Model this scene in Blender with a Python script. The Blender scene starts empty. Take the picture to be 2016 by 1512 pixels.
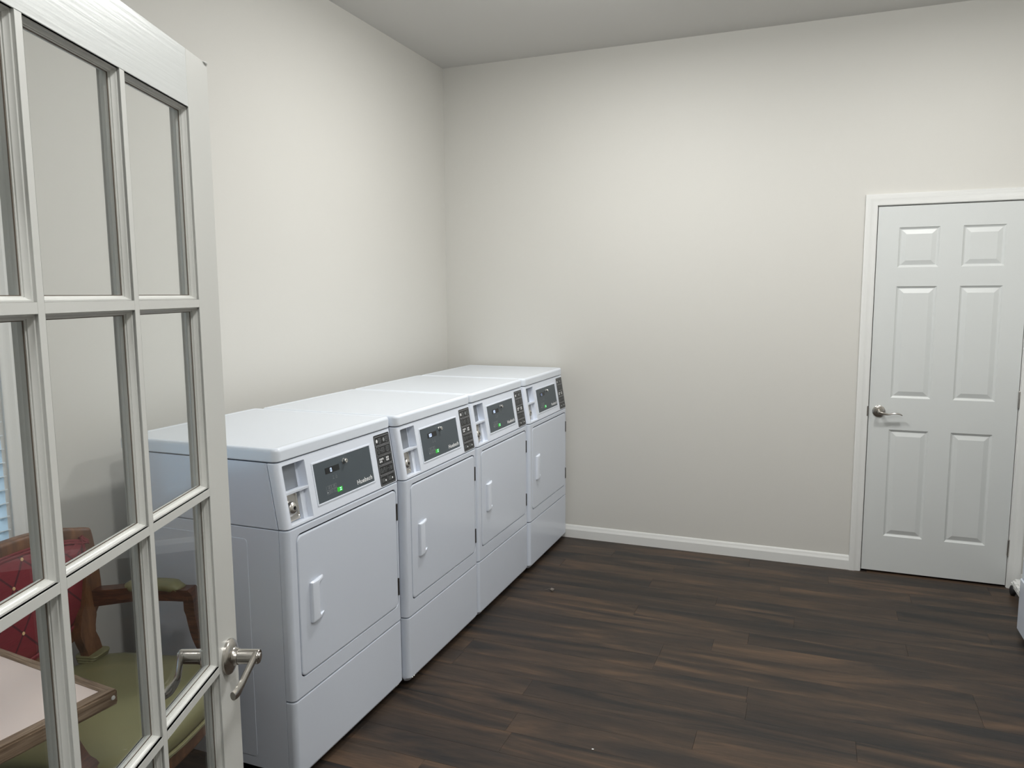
import bpy, bmesh, math, random
from mathutils import Vector, Matrix
R = math.radians
random.seed(7)
S = bpy.context.scene
C = bpy.context.collection

# ------------------------------------------------------------------ camera
cam_d = bpy.data.cameras.new('camera')
cam = bpy.data.objects.new('camera', cam_d); C.objects.link(cam)
r_ = Vector((0.92957795, 0.36856027, -0.00693955)); u_ = Vector((-0.03727169, 0.11270184, 0.99292956)); f_ = Vector((-0.36673649, 0.92274678, -0.11850201))
m = Matrix(((r_.x, u_.x, -f_.x), (r_.y, u_.y, -f_.y), (r_.z, u_.z, -f_.z))).to_4x4()
m.translation = Vector((2.3055, -4.6135, 1.5897))
cam.matrix_world = m
cam_d.sensor_width = 36; cam_d.lens = 1485.675 / 2016 * 36; cam_d.clip_start = .02
S.camera = cam
# ------------------------------------------------------------------ world, lights, exposure
w = bpy.data.worlds.new('world'); S.world = w; w.use_nodes = True
w.node_tree.nodes['Background'].inputs[0].default_value = (.50, .75, 1, 1)
w.node_tree.nodes['Background'].inputs[1].default_value = 2.2
S.view_settings.view_transform = 'Standard'; S.view_settings.look = 'None'
S.view_settings.gamma = 1; S.view_settings.use_curve_mapping = False
S.view_settings.exposure = 0.12
def area(name, loc, size, power, col=(1, .995, .98), spread=180, rot=(0, 0, 0)):
    l = bpy.data.lights.new(name, 'AREA'); l.shape = 'DISK'; l.size = size; l.energy = power; l.color = col; l.spread = R(spread)
    o = bpy.data.objects.new(name, l); C.objects.link(o); o.location = loc; o.rotation_euler = rot
    return o
H = 3.053
LAMPS_AND_FILL = [(1.38, -1.45, 32.5), (3.0, -1.42, 24.5), (2.3, -3.75, 25), (2.3, -5.6, 24)]  # last two are added fill: by the french door, and in the hall
for lx, ly, lp in LAMPS_AND_FILL:
    area('lamp_and_fill_light', (lx, ly, H - .055), .26, lp * .72)
    pl = bpy.data.lights.new('lamp_and_fill_glow', 'POINT'); pl.energy = lp * .36; pl.color = (1, .995, .98); pl.shadow_soft_size = .05
    po = bpy.data.objects.new('lamp_and_fill_glow', pl); C.objects.link(po); po.location = (lx, ly, H - .12)

# ------------------------------------------------------------------ materials
def mat(name, col, rough=.5, metal=0, spec=.5, bump=None, coat=0, noise=None, emit=None):
    M = bpy.data.materials.new(name); M.use_nodes = True
    nt = M.node_tree; b = nt.nodes['Principled BSDF']
    b.inputs['Base Color'].default_value = (*col, 1); b.inputs['Roughness'].default_value = rough
    b.inputs['Metallic'].default_value = metal; b.inputs['Specular IOR Level'].default_value = spec
    b.inputs['Coat Weight'].default_value = coat
    if emit:
        b.inputs['Emission Color'].default_value = (*emit[0], 1); b.inputs['Emission Strength'].default_value = emit[1]
    tc = nt.nodes.new('ShaderNodeTexCoord')
    if noise:    # (scale, amount)
        n = nt.nodes.new('ShaderNodeTexNoise'); n.inputs['Scale'].default_value = noise[0]; n.inputs['Detail'].default_value = 5
        mp = nt.nodes.new('ShaderNodeMapRange'); mp.inputs['To Min'].default_value = 1 - noise[1]; mp.inputs['To Max'].default_value = 1 + noise[1]
        vm = nt.nodes.new('ShaderNodeVectorMath'); vm.operation = 'SCALE'; vm.inputs[0].default_value = col
        nt.links.new(tc.outputs['Object'], n.inputs['Vector']); nt.links.new(n.outputs['Fac'], mp.inputs['Value'])
        nt.links.new(mp.outputs['Result'], vm.inputs['Scale']); nt.links.new(vm.outputs['Vector'], b.inputs['Base Color'])
    if bump:     # (scale, strength, distance, stretch)
        n = nt.nodes.new('ShaderNodeTexNoise'); n.inputs['Scale'].default_value = bump[0]; n.inputs['Detail'].default_value = 3
        mpg = nt.nodes.new('ShaderNodeMapping'); mpg.inputs['Scale'].default_value = bump[3] if len(bump) > 3 else (1, 1, 1)
        bp = nt.nodes.new('ShaderNodeBump'); bp.inputs['Strength'].default_value = bump[1]; bp.inputs['Distance'].default_value = bump[2]
        nt.links.new(tc.outputs['Object'], mpg.inputs['Vector']); nt.links.new(mpg.outputs['Vector'], n.inputs['Vector'])
        nt.links.new(n.outputs['Fac'], bp.inputs['Height']); nt.links.new(bp.outputs['Normal'], b.inputs['Normal'])
    return M
def wood(name, cols, grain=(2, 28, 28), scale=3, rough=.4, bump=.15, spec=.4, rand=False):
    """long-grained wood: stretched noise through a colour ramp, in object space"""
    M = bpy.data.materials.new(name); M.use_nodes = True; nt = M.node_tree; b = nt.nodes['Principled BSDF']
    L = nt.links.new
    tc = nt.nodes.new('ShaderNodeTexCoord'); mp = nt.nodes.new('ShaderNodeMapping'); mp.inputs['Scale'].default_value = grain
    L(tc.outputs['Object'], mp.inputs['Vector'])
    n = nt.nodes.new('ShaderNodeTexNoise'); n.inputs['Scale'].default_value = scale; n.inputs['Detail'].default_value = 8; n.inputs['Roughness'].default_value = .65; n.inputs['Distortion'].default_value = .4
    L(mp.outputs['Vector'], n.inputs['Vector'])
    cr = nt.nodes.new('ShaderNodeValToRGB'); L(n.outputs['Fac'], cr.inputs['Fac'])
    e = cr.color_ramp.elements; e[0].position = .3; e[0].color = (*cols[0], 1); e[1].position = .72; e[1].color = (*cols[-1], 1)
    for i, c in enumerate(cols[1:-1]):
        k = e.new(.3 + .42 * (i + 1) / (len(cols) - 1)); k.color = (*c, 1)
    L(cr.outputs['Color'], b.inputs['Base Color'])
    bp = nt.nodes.new('ShaderNodeBump'); bp.inputs['Strength'].default_value = bump; bp.inputs['Distance'].default_value = .001
    L(n.outputs['Fac'], bp.inputs['Height']); L(bp.outputs['Normal'], b.inputs['Normal'])
    b.inputs['Roughness'].default_value = rough; b.inputs['Specular IOR Level'].default_value = spec
    return M
M_wall = mat('wall_paint', (.640, .630, .592), .62, spec=.35, bump=(320, .12, .0006), noise=(1.3, .012))
M_ceil = mat('ceiling_paint', (.62, .61, .585), .8, spec=.2, bump=(220, .12, .0006))
M_trim = mat('trim_paint', (.76, .765, .745), .32, bump=(40, .10, .0004, (1, 1, .15)))
M_door = mat('door_paint', (.655, .675, .665), .38, bump=(90, .12, .0004, (1, 1, .1)))
M_seal = mat('brown_glazing_seal', (.11, .085, .065), .6)
M_frail = mat('brushed_rail_paint', (.58, .60, .59), .28, bump=(55, .4, .0007, (.12, 1, 3)))
M_fdoor = mat('french_door_paint', (.58, .585, .56), .30, bump=(30, .12, .0005, (1, 1, .12)), noise=(5, .015))
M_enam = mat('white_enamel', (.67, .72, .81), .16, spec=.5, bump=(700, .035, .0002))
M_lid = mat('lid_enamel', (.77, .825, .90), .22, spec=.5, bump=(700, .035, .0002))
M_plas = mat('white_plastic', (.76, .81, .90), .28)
M_grey = mat('grey_panel', (.066, .084, .098), .42, bump=(900, .05, .0001))
M_black = mat('black_label', (.008, .009, .010), .35)
M_blk = mat('black_rubber', (.012, .012, .013), .6)
M_void = mat('dark_gap', (.01, .01, .01), .9, spec=.1)
M_ink = mat('white_ink', (.62, .64, .66), .5)
M_inkb = mat('bright_white_ink', (.86, .87, .88), .5)
M_inkd = mat('pale_grey_ink', (.22, .25, .27), .5)
M_inkm = mat('grey_ink', (.30, .32, .33), .5)
M_led = mat('display_digit', (.5, .6, .9), .4, emit=((.62, .75, 1), 1.6))
M_ledd = mat('dim_display_digit', (.2, .25, .4), .4, emit=((.45, .6, 1), .45))
M_green = mat('lit_green_key', (.01, .25, .01), .4, emit=((.03, .55, .03), .55))
M_chrome = mat('chrome', (.75, .74, .72), .14, 1)
M_steel = mat('brushed_steel', (.55, .53, .50), .33, 1, bump=(60, .1, .0002, (1, 1, 12)))
M_nick = mat('satin_nickel', (.50, .475, .44), .24, 1, bump=(300, .04, .0001))
M_hinge = mat('dark_hinge', (.10, .095, .09), .4, .8)
M_coin = mat('coin_slide_grey', (.24, .26, .29), .45, .3)
M_green_v = mat('green_vinyl', (.200, .195, .095), .36, spec=.5, bump=(60, .12, .0008), noise=(4, .06))
M_pink = mat('pink_laminate', (.80, .67, .62), .42, noise=(40, .015))
M_floor = mat('subfloor', (.012, .010, .009), .8)
M_mahog = wood('mahogany', [(.030, .010, .006), (.075, .024, .012), (.15, .055, .024)], (1, 1, 6), 14, .28, .1, .5)
M_brown = wood('walnut_frame', [(.065, .027, .012), (.15, .063, .026), (.23, .105, .045)], (6, 6, 1.5), 6, .33, .1, .5)
M_oak = wood('oak_edge', [(.09, .055, .032), (.24, .165, .11), (.40, .31, .225)], (1, 16, 16), 9, .5, .3, .3)
M_oaky = wood('oak_edge_cross', [(.09, .055, .032), (.24, .165, .11), (.40, .31, .225)], (16, 1, 16), 9, .5, .3, .3)
M_glow = mat('lamp_diffuser', (.8, .8, .78), .5, emit=((1, .97, .91), 6))
M_slat = mat('blind_slat', (.72, .80, .84), .4)
_b = M_slat.node_tree.nodes['Principled BSDF']; _b.inputs['Subsurface Weight'].default_value = 0; _b.inputs['Transmission Weight'].default_value = .25
def glass_mat():
    M = bpy.data.materials.new('pane_glass'); M.use_nodes = True; nt = M.node_tree; nt.nodes.clear()
    out = nt.nodes.new('ShaderNodeOutputMaterial'); mix = nt.nodes.new('ShaderNodeMixShader')
    lw = nt.nodes.new('ShaderNodeLayerWeight'); lw.inputs['Blend'].default_value = .5
    pw = nt.nodes.new('ShaderNodeMath'); pw.operation = 'POWER'; pw.inputs[1].default_value = 5
    fr = nt.nodes.new('ShaderNodeMath'); fr.operation = 'MULTIPLY_ADD'; fr.inputs[1].default_value = .9; fr.inputs[2].default_value = .035
    nt.links.new(lw.outputs['Facing'], pw.inputs[0]); nt.links.new(pw.outputs[0], fr.inputs[0])
    tr = nt.nodes.new('ShaderNodeBsdfTransparent'); tr.inputs['Color'].default_value = (.965, .972, .97, 1)
    gl = nt.nodes.new('ShaderNodeBsdfGlossy'); gl.inputs['Roughness'].default_value = .01
    L = nt.links.new
    L(fr.outputs[0], mix.inputs[0]); L(tr.outputs[0], mix.inputs[1]); L(gl.outputs[0], mix.inputs[2]); L(mix.outputs[0], out.inputs[0])
    return M
M_glass = glass_mat()
def plank_mat():
    """dark vinyl plank: long charcoal and brown streaks, every plank with its own offset and tone"""
    M = bpy.data.materials.new('vinyl_plank'); M.use_nodes = True; nt = M.node_tree; b = nt.nodes['Principled BSDF']; L = nt.links.new
    N = nt.nodes.new
    oi = N('ShaderNodeObjectInfo'); tc = N('ShaderNodeTexCoord')
    off = N('ShaderNodeVectorMath'); off.operation = 'SCALE'; off.inputs[0].default_value = (37, 91, 11); L(oi.outputs['Random'], off.inputs['Scale'])
    add = N('ShaderNodeVectorMath'); add.operation = 'ADD'; L(tc.outputs['Object'], add.inputs[0]); L(off.outputs['Vector'], add.inputs[1])
    def nz(stretch, scale, det, rough=.55, dist=0):
        mp = N('ShaderNodeMapping'); mp.inputs['Scale'].default_value = stretch; L(add.outputs['Vector'], mp.inputs['Vector'])
        n = N('ShaderNodeTexNoise'); n.inputs['Scale'].default_value = scale; n.inputs['Detail'].default_value = det; n.inputs['Roughness'].default_value = rough; n.inputs['Distortion'].default_value = dist
        L(mp.outputs['Vector'], n.inputs['Vector']); return n
    n1 = nz((1.2, 8.5, 1), 1.0, 5, .6, 1.1)       # broad streaks
    n2 = nz((5, 55, 1), 2.4, 8, .75)            # fine grain
    cr = N('ShaderNodeValToRGB'); L(n1.outputs['Fac'], cr.inputs['Fac'])
    e = cr.color_ramp.elements
    e[0].position = .36; e[0].color = (.0215, .0195, .0185, 1)
    e[1].position = .68; e[1].color = (.096, .060, .038, 1)
    k = e.new(.47); k.color = (.038, .0285, .023, 1)
    k = e.new(.57); k.color = (.056, .039, .028, 1)
    mr = N('ShaderNodeMapRange'); mr.inputs['From Min'].default_value = .25; mr.inputs['From Max'].default_value = .75; mr.inputs['To Min'].default_value = .70; mr.inputs['To Max'].default_value = 1.30
    L(n2.outputs['Fac'], mr.inputs['Value'])
    mr2 = N('ShaderNodeMapRange'); mr2.inputs['To Min'].default_value = .92; mr2.inputs['To Max'].default_value = 1.08; L(oi.outputs['Random'], mr2.inputs['Value'])
    mu = N('ShaderNodeMath'); mu.operation = 'MULTIPLY'; L(mr.outputs[0], mu.inputs[0]); L(mr2.outputs[0], mu.inputs[1])
    sc = N('ShaderNodeVectorMath'); sc.operation = 'SCALE'; L(cr.outputs['Color'], sc.inputs[0]); L(mu.outputs[0], sc.inputs['Scale'])
    L(sc.outputs['Vector'], b.inputs['Base Color'])
    b.inputs['Roughness'].default_value = .45; b.inputs['Specular IOR Level'].default_value = .26
    bp = N('ShaderNodeBump'); bp.inputs['Strength'].default_value = .25; bp.inputs['Distance'].default_value = .0006
    L(n2.outputs['Fac'], bp.inputs['Height']); L(bp.outputs['Normal'], b.inputs['Normal'])
    return M
M_plank = plank_mat()
def damask_mat():
    """red cloth with a woven diamond lattice, drawn in the back's own plane (object Y, Z)"""
    M = bpy.data.materials.new('red_diamond_cloth'); M.use_nodes = True; nt = M.node_tree; b = nt.nodes['Principled BSDF']; L = nt.links.new; N = nt.nodes.new
    tc = N('ShaderNodeTexCoord'); sp = N('ShaderNodeSeparateXYZ'); L(tc.outputs['Object'], sp.inputs[0])
    def math_(op, a, b_=None, c=None):
        n = N('ShaderNodeMath'); n.operation = op
        for i, v in enumerate((a, b_, c)):
            if v is None: continue
            if isinstance(v, (int, float)): n.inputs[i].default_value = v
            else: L(v, n.inputs[i])
        return n.outputs[0]
    u = math_('DIVIDE', sp.outputs['Y'], .11); v = math_('DIVIDE', sp.outputs['Z'], .13)
    lines = []
    for op in ('ADD', 'SUBTRACT'):
        t = math_(op, u, v); fr = math_('FRACT', math_('ADD', t, 50.5)); d = math_('ABSOLUTE', math_('SUBTRACT', fr, .5)); lines.append(math_('LESS_THAN', d, .035))
    ln = math_('MAXIMUM', *lines)
    nz = N('ShaderNodeTexNoise'); nz.inputs['Scale'].default_value = 30; mp = N('ShaderNodeMapping'); mp.inputs['Scale'].default_value = (1, 1, 14)
    L(tc.outputs['Object'], mp.inputs['Vector']); L(mp.outputs['Vector'], nz.inputs['Vector'])
    mx = N('ShaderNodeMix'); mx.data_type = 'RGBA'; mx.inputs['A'].default_value = (.17, .010, .019, 1); mx.inputs['B'].default_value = (.065, .005, .011, 1)
    L(ln, mx.inputs['Factor']); 
    sc = N('ShaderNodeVectorMath'); sc.operation = 'SCALE'; L(mx.outputs['Result'], sc.inputs[0])
    mr = N('ShaderNodeMapRange'); mr.inputs['To Min'].default_value = .7; mr.inputs['To Max'].default_value = 1.3; L(nz.outputs['Fac'], mr.inputs['Value']); L(mr.outputs[0], sc.inputs['Scale'])
    L(sc.outputs['Vector'], b.inputs['Base Color']); b.inputs['Roughness'].default_value = .75
    bp = N('ShaderNodeBump'); bp.inputs['Strength'].default_value = .3; bp.inputs['Distance'].default_value = .001; L(nz.outputs['Fac'], bp.inputs['Height']); L(bp.outputs['Normal'], b.inputs['Normal'])
    return M
M_red = damask_mat()
M_redp = mat('red_piping', (.16, .008, .016), .7)
M_gold = mat('gold_thread', (.62, .42, .22), .6)

# ------------------------------------------------------------------ mesh helpers
def loft(bm, loops, cap0=True, cap1=True, closed=True):
    rows = [[bm.verts.new(p) for p in lp] for lp in loops]
    n = len(rows[0])
    for a, b in zip(rows, rows[1:]):
        for i in range(n if closed else n - 1):
            j = (i + 1) % n
            try: bm.faces.new((a[i], a[j], b[j], b[i]))
            except ValueError: pass
    if cap0: bm.faces.new(rows[0][::-1])
    if cap1: bm.faces.new(rows[-1])
def rrect(x0, x1, y0, y1, r, n=5, corners=(1, 1, 1, 1)):
    """rounded rectangle, counter-clockwise from lower left; corners = which are round (ll, lr, ur, ul)"""
    P = []
    for k, (cx, cy, a0) in enumerate(((x0, y0, 180), (x1, y0, 270), (x1, y1, 0), (x0, y1, 90))):
        rr = max(r, 1e-5) * (1 if corners[k] else .05)
        sx = 1 if cx == x0 else -1; sy = 1 if cy == y0 else -1
        for i in range(n + 1):
            a = R(a0 + 90 * i / n)
            P.append((cx + sx * rr + rr * math.cos(a), cy + sy * rr + rr * math.sin(a)))
    return P
def plate(bm, rect, r, levels, f, corners=(1, 1, 1, 1), n=5, cap0=True, cap1=True):
    """rect (x0,x1,y0,y1) lofted through levels (inset, height); f(u, v, h) -> point"""
    L = []
    for ins, h in levels:
        x0, x1, y0, y1 = rect
        L.append([f(u, v, h) for u, v in rrect(x0 + ins, x1 - ins, y0 + ins, y1 - ins, max(r - ins, .0008), n, corners)])
    loft(bm, L, cap0, cap1)
def box(bm, x0, x1, y0, y1, z0, z1, b=0, n=2):
    if b <= 0:
        loft(bm, [[(x0, y0, z), (x1, y0, z), (x1, y1, z), (x0, y1, z)] for z in (z0, z1)])
    else:
        t = bmesh.new(); loft(t, [[(x0, y0, z), (x1, y0, z), (x1, y1, z), (x0, y1, z)] for z in (z0, z1)])
        bmesh.ops.bevel(t, geom=t.edges[:], offset=b, segments=n, profile=.5, affect='EDGES')
        merge(bm, t)
def merge(bm, t, M=None):
    me = bpy.data.meshes.new('t'); t.to_mesh(me); t.free()
    if M is not None: me.transform(M)
    bm.from_mesh(me); bpy.data.meshes.remove(me)
def frame_of(d):
    d = Vector(d).normalized(); a = Vector((0, 0, 1)) if abs(d.z) < .9 else Vector((1, 0, 0))
    x = d.cross(a).normalized(); return x, d.cross(x).normalized()
def cyl(bm, p0, p1, prof, n=24):
    """lathe round the axis p0->p1; prof = [(t along in metres, radius)]"""
    p0 = Vector(p0); p1 = Vector(p1); d = (p1 - p0).normalized(); x, y = frame_of(d)
    loft(bm, [[p0 + d * t + (x * math.cos(2 * math.pi * i / n) + y * math.sin(2 * math.pi * i / n)) * max(r, 1e-5) for i in range(n)] for t, r in prof])
def tube(bm, pts, rads, n=12, up=None, flat=1.0):
    """swept tube; rads = radius or (ra, rb) per point; up fixes the section's second axis"""
    pts = [Vector(p) for p in pts]; L = []; px = None
    for i, p in enumerate(pts):
        d = (pts[min(i + 1, len(pts) - 1)] - pts[max(i - 1, 0)]).normalized()
        if up is not None: x = d.cross(Vector(up)).normalized(); y = x.cross(d).normalized()
        elif px is None: x, y = frame_of(d)
        else: x = (px - d * px.dot(d)).normalized(); y = d.cross(x)
        px = x
        r = rads[i] if isinstance(rads, (list, tuple)) else rads
        ra, rb = r if isinstance(r, (list, tuple)) else (r, r)
        if n == 4: L.append([p + x * sx * ra + y * sy * rb for sx, sy in ((-1, -1), (1, -1), (1, 1), (-1, 1))])
        else: L.append([p + x * ra * math.cos(2 * math.pi * k / n) + y * rb * math.sin(2 * math.pi * k / n) for k in range(n)])
    loft(bm, L)
def smooth_path(pts, k=6):
    P = [Vector(p) for p in pts]; out = []
    Q = [P[0] * 2 - P[1]] + P + [P[-1] * 2 - P[-2]]
    for i in range(1, len(Q) - 2):
        a, b, c, d = Q[i - 1:i + 3]
        for j in range(k):
            t = j / k
            out.append(.5 * ((2 * b) + (c - a) * t + (2 * a - 5 * b + 4 * c - d) * t * t + (3 * b - a - 3 * c + d) * t ** 3))
    out.append(P[-1]); return out
def finish(name, bm, m, parent=None, sharp=35, shift=None):
    bmesh.ops.remove_doubles(bm, verts=bm.verts[:], dist=1e-6)
    bmesh.ops.recalc_face_normals(bm, faces=bm.faces[:])
    me = bpy.data.meshes.new(name); bm.to_mesh(me); bm.free()
    if shift is not None: me.transform(Matrix.Translation(shift))
    for p in me.polygons: p.use_smooth = True
    me.set_sharp_from_angle(angle=R(sharp))
    if m: me.materials.append(m)
    o = bpy.data.objects.new(name, me); C.objects.link(o)
    if parent: o.parent = parent
    if name not in ('plank', 'pane', 'hall_flooring'): flat_normals(o)
    return o
def flat_normals(o):
    md = o.modifiers.new('weighted_normals', 'WEIGHTED_NORMAL'); md.keep_sharp = True; md.weight = 80
def cut(o, cutter_bm):
    """subtract a closed shape and keep the result as the object's mesh"""
    bmesh.ops.recalc_face_normals(cutter_bm, faces=cutter_bm.faces[:])
    me = bpy.data.meshes.new('cutter'); cutter_bm.to_mesh(me); cutter_bm.free()
    c = bpy.data.objects.new('cutter', me); C.objects.link(c)
    par = o.parent; o.parent = None; o.modifiers.clear()
    md = o.modifiers.new('cut', 'BOOLEAN'); md.operation = 'DIFFERENCE'; md.solver = 'EXACT'; md.object = c
    bpy.context.view_layer.update()
    dg = bpy.context.evaluated_depsgraph_get()
    new = bpy.data.meshes.new_from_object(o.evaluated_get(dg)); old = o.data
    o.modifiers.clear(); o.data = new; new.name = old.name; bpy.data.meshes.remove(old)
    for p in new.polygons: p.use_smooth = True
    new.set_sharp_from_angle(angle=R(35))
    bpy.data.objects.remove(c); bpy.data.meshes.remove(me); o.parent = par; flat_normals(o)
    return o
def root(name, loc, rz=0, label=None, cat=None, group=None, kind=None):
    o = bpy.data.objects.new(name, None); C.objects.link(o); o.location = loc; o.rotation_euler = (0, 0, rz); o.empty_display_size = .1
    return tag(o, label, cat, group, kind)
def tag(o, label=None, cat=None, group=None, kind=None):
    if label: o['label'] = label
    if cat: o['category'] = cat
    if group: o['group'] = group
    if kind: o['kind'] = kind
    return o
def struct(name, bm, m, label, cat): return tag(finish(name, bm, m), label, cat, kind='structure')
def copy_tree(o, parent=None):
    c = o.copy(); C.objects.link(c); c.parent = parent
    for ch in list(o.children): copy_tree(ch, c)
    return c

# ------------------------------------------------------------------ room shell
XR, YF, YH = 3.99, -4.33, -6.6        # right wall, front wall (room side), hall end
ZW = H + .05
DX, DW, DZ = 2.6181, .7061, 2.044     # panel door: left edge, width, top
# floor and its planks
bm = bmesh.new(); box(bm, -.12, XR + .12, YH - .1, 1.15, -.06, -.0022)
floor = struct('floor', bm, M_floor, 'dark brown wood-look vinyl plank floor', 'floor')
PW = .1285; PL = 1.22
row = 0; y = -1.572 + PW * 12 + PW * 4
meshes = {}
joint = {-1.572: 2.12, -1.572 + PW: 2.948, -1.572 - 3 * PW: 1.97, -1.572 - 4 * PW: 1.315, -1.572 + 3 * PW: 1.94, -1.572 + 8 * PW: 2.75, -1.572 + 9 * PW: 2.346, -1.572 + 5 * PW: 3.109}
jk = {round(k, 3): v for k, v in joint.items()}
planks = 0
while y > YF - .2:
    y0 = y - PW
    x = jk.get(round(y, 3), (row * .47 + random.random() * .25) % PL)
    while x > 0: x -= PL
    while x < XR:
        a, b_ = max(x, 0), min(x + PL, XR)
        if b_ - a > .02 and y <= .30:
            key = round(b_ - a, 3)
            if key not in meshes:
                t = bmesh.new(); l = (b_ - a) / 2 - .0002
                loft(t, [[(sx * (l - i), sy * (PW / 2 - .0002 - i), z) for sx, sy in ((-1, -1), (1, -1), (1, 1), (-1, 1))] for i, z in ((0, -.002), (0, -.0006), (.0006, 0))], cap0=False)
                p = finish('plank', t, M_plank, floor); meshes[key] = p.data
            else:
                p = bpy.data.objects.new('plank', meshes[key]); C.objects.link(p); p.parent = floor
            p.location = ((a + b_) / 2, y - PW / 2, 0); planks += 1
        x += PL
    y -= PW; row += 1
bm = bmesh.new(); box(bm, .0, XR, YH, YF - .2 - .06, -.0022, 0)
finish('hall_flooring', bm, M_plank, floor)

bm = bmesh.new(); box(bm, -.12, XR + .12, YH - .1, 1.15, H, H + .1)
struct('ceiling', bm, M_ceil, 'plain painted ceiling, greyer than the walls', 'ceiling')
def wall_hole(name, axis, at, th, a0, a1, holes, label, z1=ZW):
    """wall slab with rectangular holes: built from blocks around them; a runs along the wall"""
    bm = bmesh.new(); hs = sorted(holes); cur = a0
    def B(p, q, z0, z_):
        if q - p < 1e-4 or z_ - z0 < 1e-4: return
        if axis == 'y': box(bm, p, q, at, at + th, z0, z_)
        else: box(bm, at, at + th, p, q, z0, z_)
    for (p, q, z0, z_) in hs:
        B(cur, p, -.06, z1); B(p, q, -.06, z0); B(p, q, z_, z1); cur = q
    B(cur, a1, -.06, z1)
    bmesh.ops.remove_doubles(bm, verts=bm.verts[:], dist=1e-5)
    return struct(name, bm, M_wall, label, 'wall')
WY0, WY1, WZ0, WZ1 = -4.0, -3.06, .72, 2.12    # window opening
wall_hole('wall_back', 'y', 0, .12, 0, XR, [(DX - .016, DX + DW + .016, -.06, DZ + .016)], 'greige back wall with the white panel door')
wall_hole('wall_left', 'x', -.12, .12, YH - .1, 1.15, [(WY0, WY1, WZ0, WZ1)], 'greige left wall behind the row of dryers')
wall_hole('wall_right', 'x', XR, .12, YH - .1, 1.15, [], 'right wall behind the washer')
wall_hole('wall_front', 'y', YF - .12, .12, 0, XR, [(1.58, 3.26, -.06, 2.06)], 'front wall with the wide french door opening')
bm = bmesh.new(); box(bm, 0, XR, YH - .1, YH, -.06, ZW); struct('wall_hall', bm, M_wall, 'end wall of the hall behind the camera', 'wall')
bm = bmesh.new(); box(bm, 0, XR, 1.05, 1.15, -.06, ZW); struct('wall_blocker', bm, M_void, 'added black wall behind the panel door, unseen, blocking daylight', 'wall')  # black wall added behind the door to keep daylight out of its gaps

BB = [(.0135, 0), (.0135, .052), (.0125, .0555), (.0085, .066), (.0085, .070), (.0065, .078), (.003, .0835), (0, .0835)]
def baseboard(name, pts, label):
    """extrude the moulding along straight runs; pts = [(p0, p1, inward normal)]"""
    bm = bmesh.new()
    for p0, p1, n in pts:
        n = Vector(n)
        loft(bm, [[Vector((*p, 0)) + n * t + Vector((0, 0, z)) for t, z in BB + [(0, 0)]] for p in (p0, p1)])
    return struct(name, bm, M_trim, label, 'baseboard')
baseboard('baseboard_back', [((0, 0), (2.553, 0), (0, -1, 0)), ((3.389, 0), (XR, 0), (0, -1, 0))], 'white moulded baseboard along the back wall')
baseboard('baseboard_left', [((0, 0), (0, YF), (1, 0, 0))], 'white moulded baseboard on the left wall, behind the dryers')
baseboard('baseboard_right', [((XR, 0), (XR, YF), (-1, 0, 0))], 'white baseboard on the right wall, behind the washer')
baseboard('baseboard_front', [((0, YF), (1.5, YF), (0, 1, 0)), ((3.34, YF), (XR, YF), (0, 1, 0))], 'white baseboard on the front wall')

CAS = [(0, 0), (0, .0085), (.004, .0105), (.014, .0115), (.022, .0115), (.030, .0150), (.036, .0172), (.042, .0160), (.046, .0172), (.054, .0175), (.059, .0160), (.0605, 0)]
def casing(name, path, f, label, closed=False, parent=None, m=None):
    """mitred casing round an opening; path = corner points (a, z) going clockwise seen from the room, f(a, z, h) -> point"""
    bm = bmesh.new(); n = len(path); cx = sum(p[0] for p in path) / n; loops = []
    for i, (a, z) in enumerate(path):
        p = Vector((a, z))
        ns = []
        if i > 0 or closed:
            d = (p - Vector(path[i - 1])).normalized(); ns.append(Vector((-d.y, d.x)))
        if i < n - 1 or closed:
            d = (Vector(path[(i + 1) % n]) - p).normalized(); ns.append(Vector((-d.y, d.x)))
        nn = sum(ns, Vector((0, 0))); nn = nn / nn.length_squared * len(ns) if len(ns) == 1 else nn / (1 + ns[0].dot(ns[1]))
        loops.append([f(*(p + nn * u), h) for u, h in CAS])
    if closed: loops.append(loops[0])
    loft(bm, loops, not closed, not closed)
    o = finish(name, bm, m or M_trim, parent)
    if not parent: tag(o, label, 'trim', kind='structure')
    return o
casing('trim_1', [(DX - .006, 0), (DX - .006, DZ + .007), (DX + DW + .006, DZ + .007), (DX + DW + .006, 0)], lambda a, z, h: Vector((a, -h, z)), 'white moulded casing round the panel door')
casing('trim_2', [(1.6, 0), (1.6, 2.045), (3.24, 2.045), (3.24, 0)], lambda a, z, h: Vector((a, YF + h, z)), 'white casing round the french door opening')
# door frame (jambs) of both openings
bm = bmesh.new()
for a, b_ in ((DX - .0161, DX - .0035), (DX + DW + .0035, DX + DW + .0161)): box(bm, a, b_, .0005, .119, 0, DZ + .004)
box(bm, DX - .0161, DX + DW + .0161, .0005, .119, DZ + .004, DZ + .0161)
for a, b_ in ((DX - .004, DX + .008), (DX + DW - .008, DX + DW + .004)): box(bm, a, b_, .037, .070, 0, DZ + .004)
box(bm, DX - .004, DX + DW + .004, .037, .070, DZ - .008, DZ + .005)
struct('trim_3', bm, M_trim, 'white jamb and stop inside the panel door frame', 'trim')
bm = bmesh.new()
for a, b_ in ((1.5801, 1.598), (3.242, 3.2599)): box(bm, a, b_, YF - .12, YF, 0, 2.043)
box(bm, 1.5801, 3.2599, YF - .12, YF, 2.043, 2.0599)
struct('trim_4', bm, M_trim, 'white jamb of the french door opening', 'trim')

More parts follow.
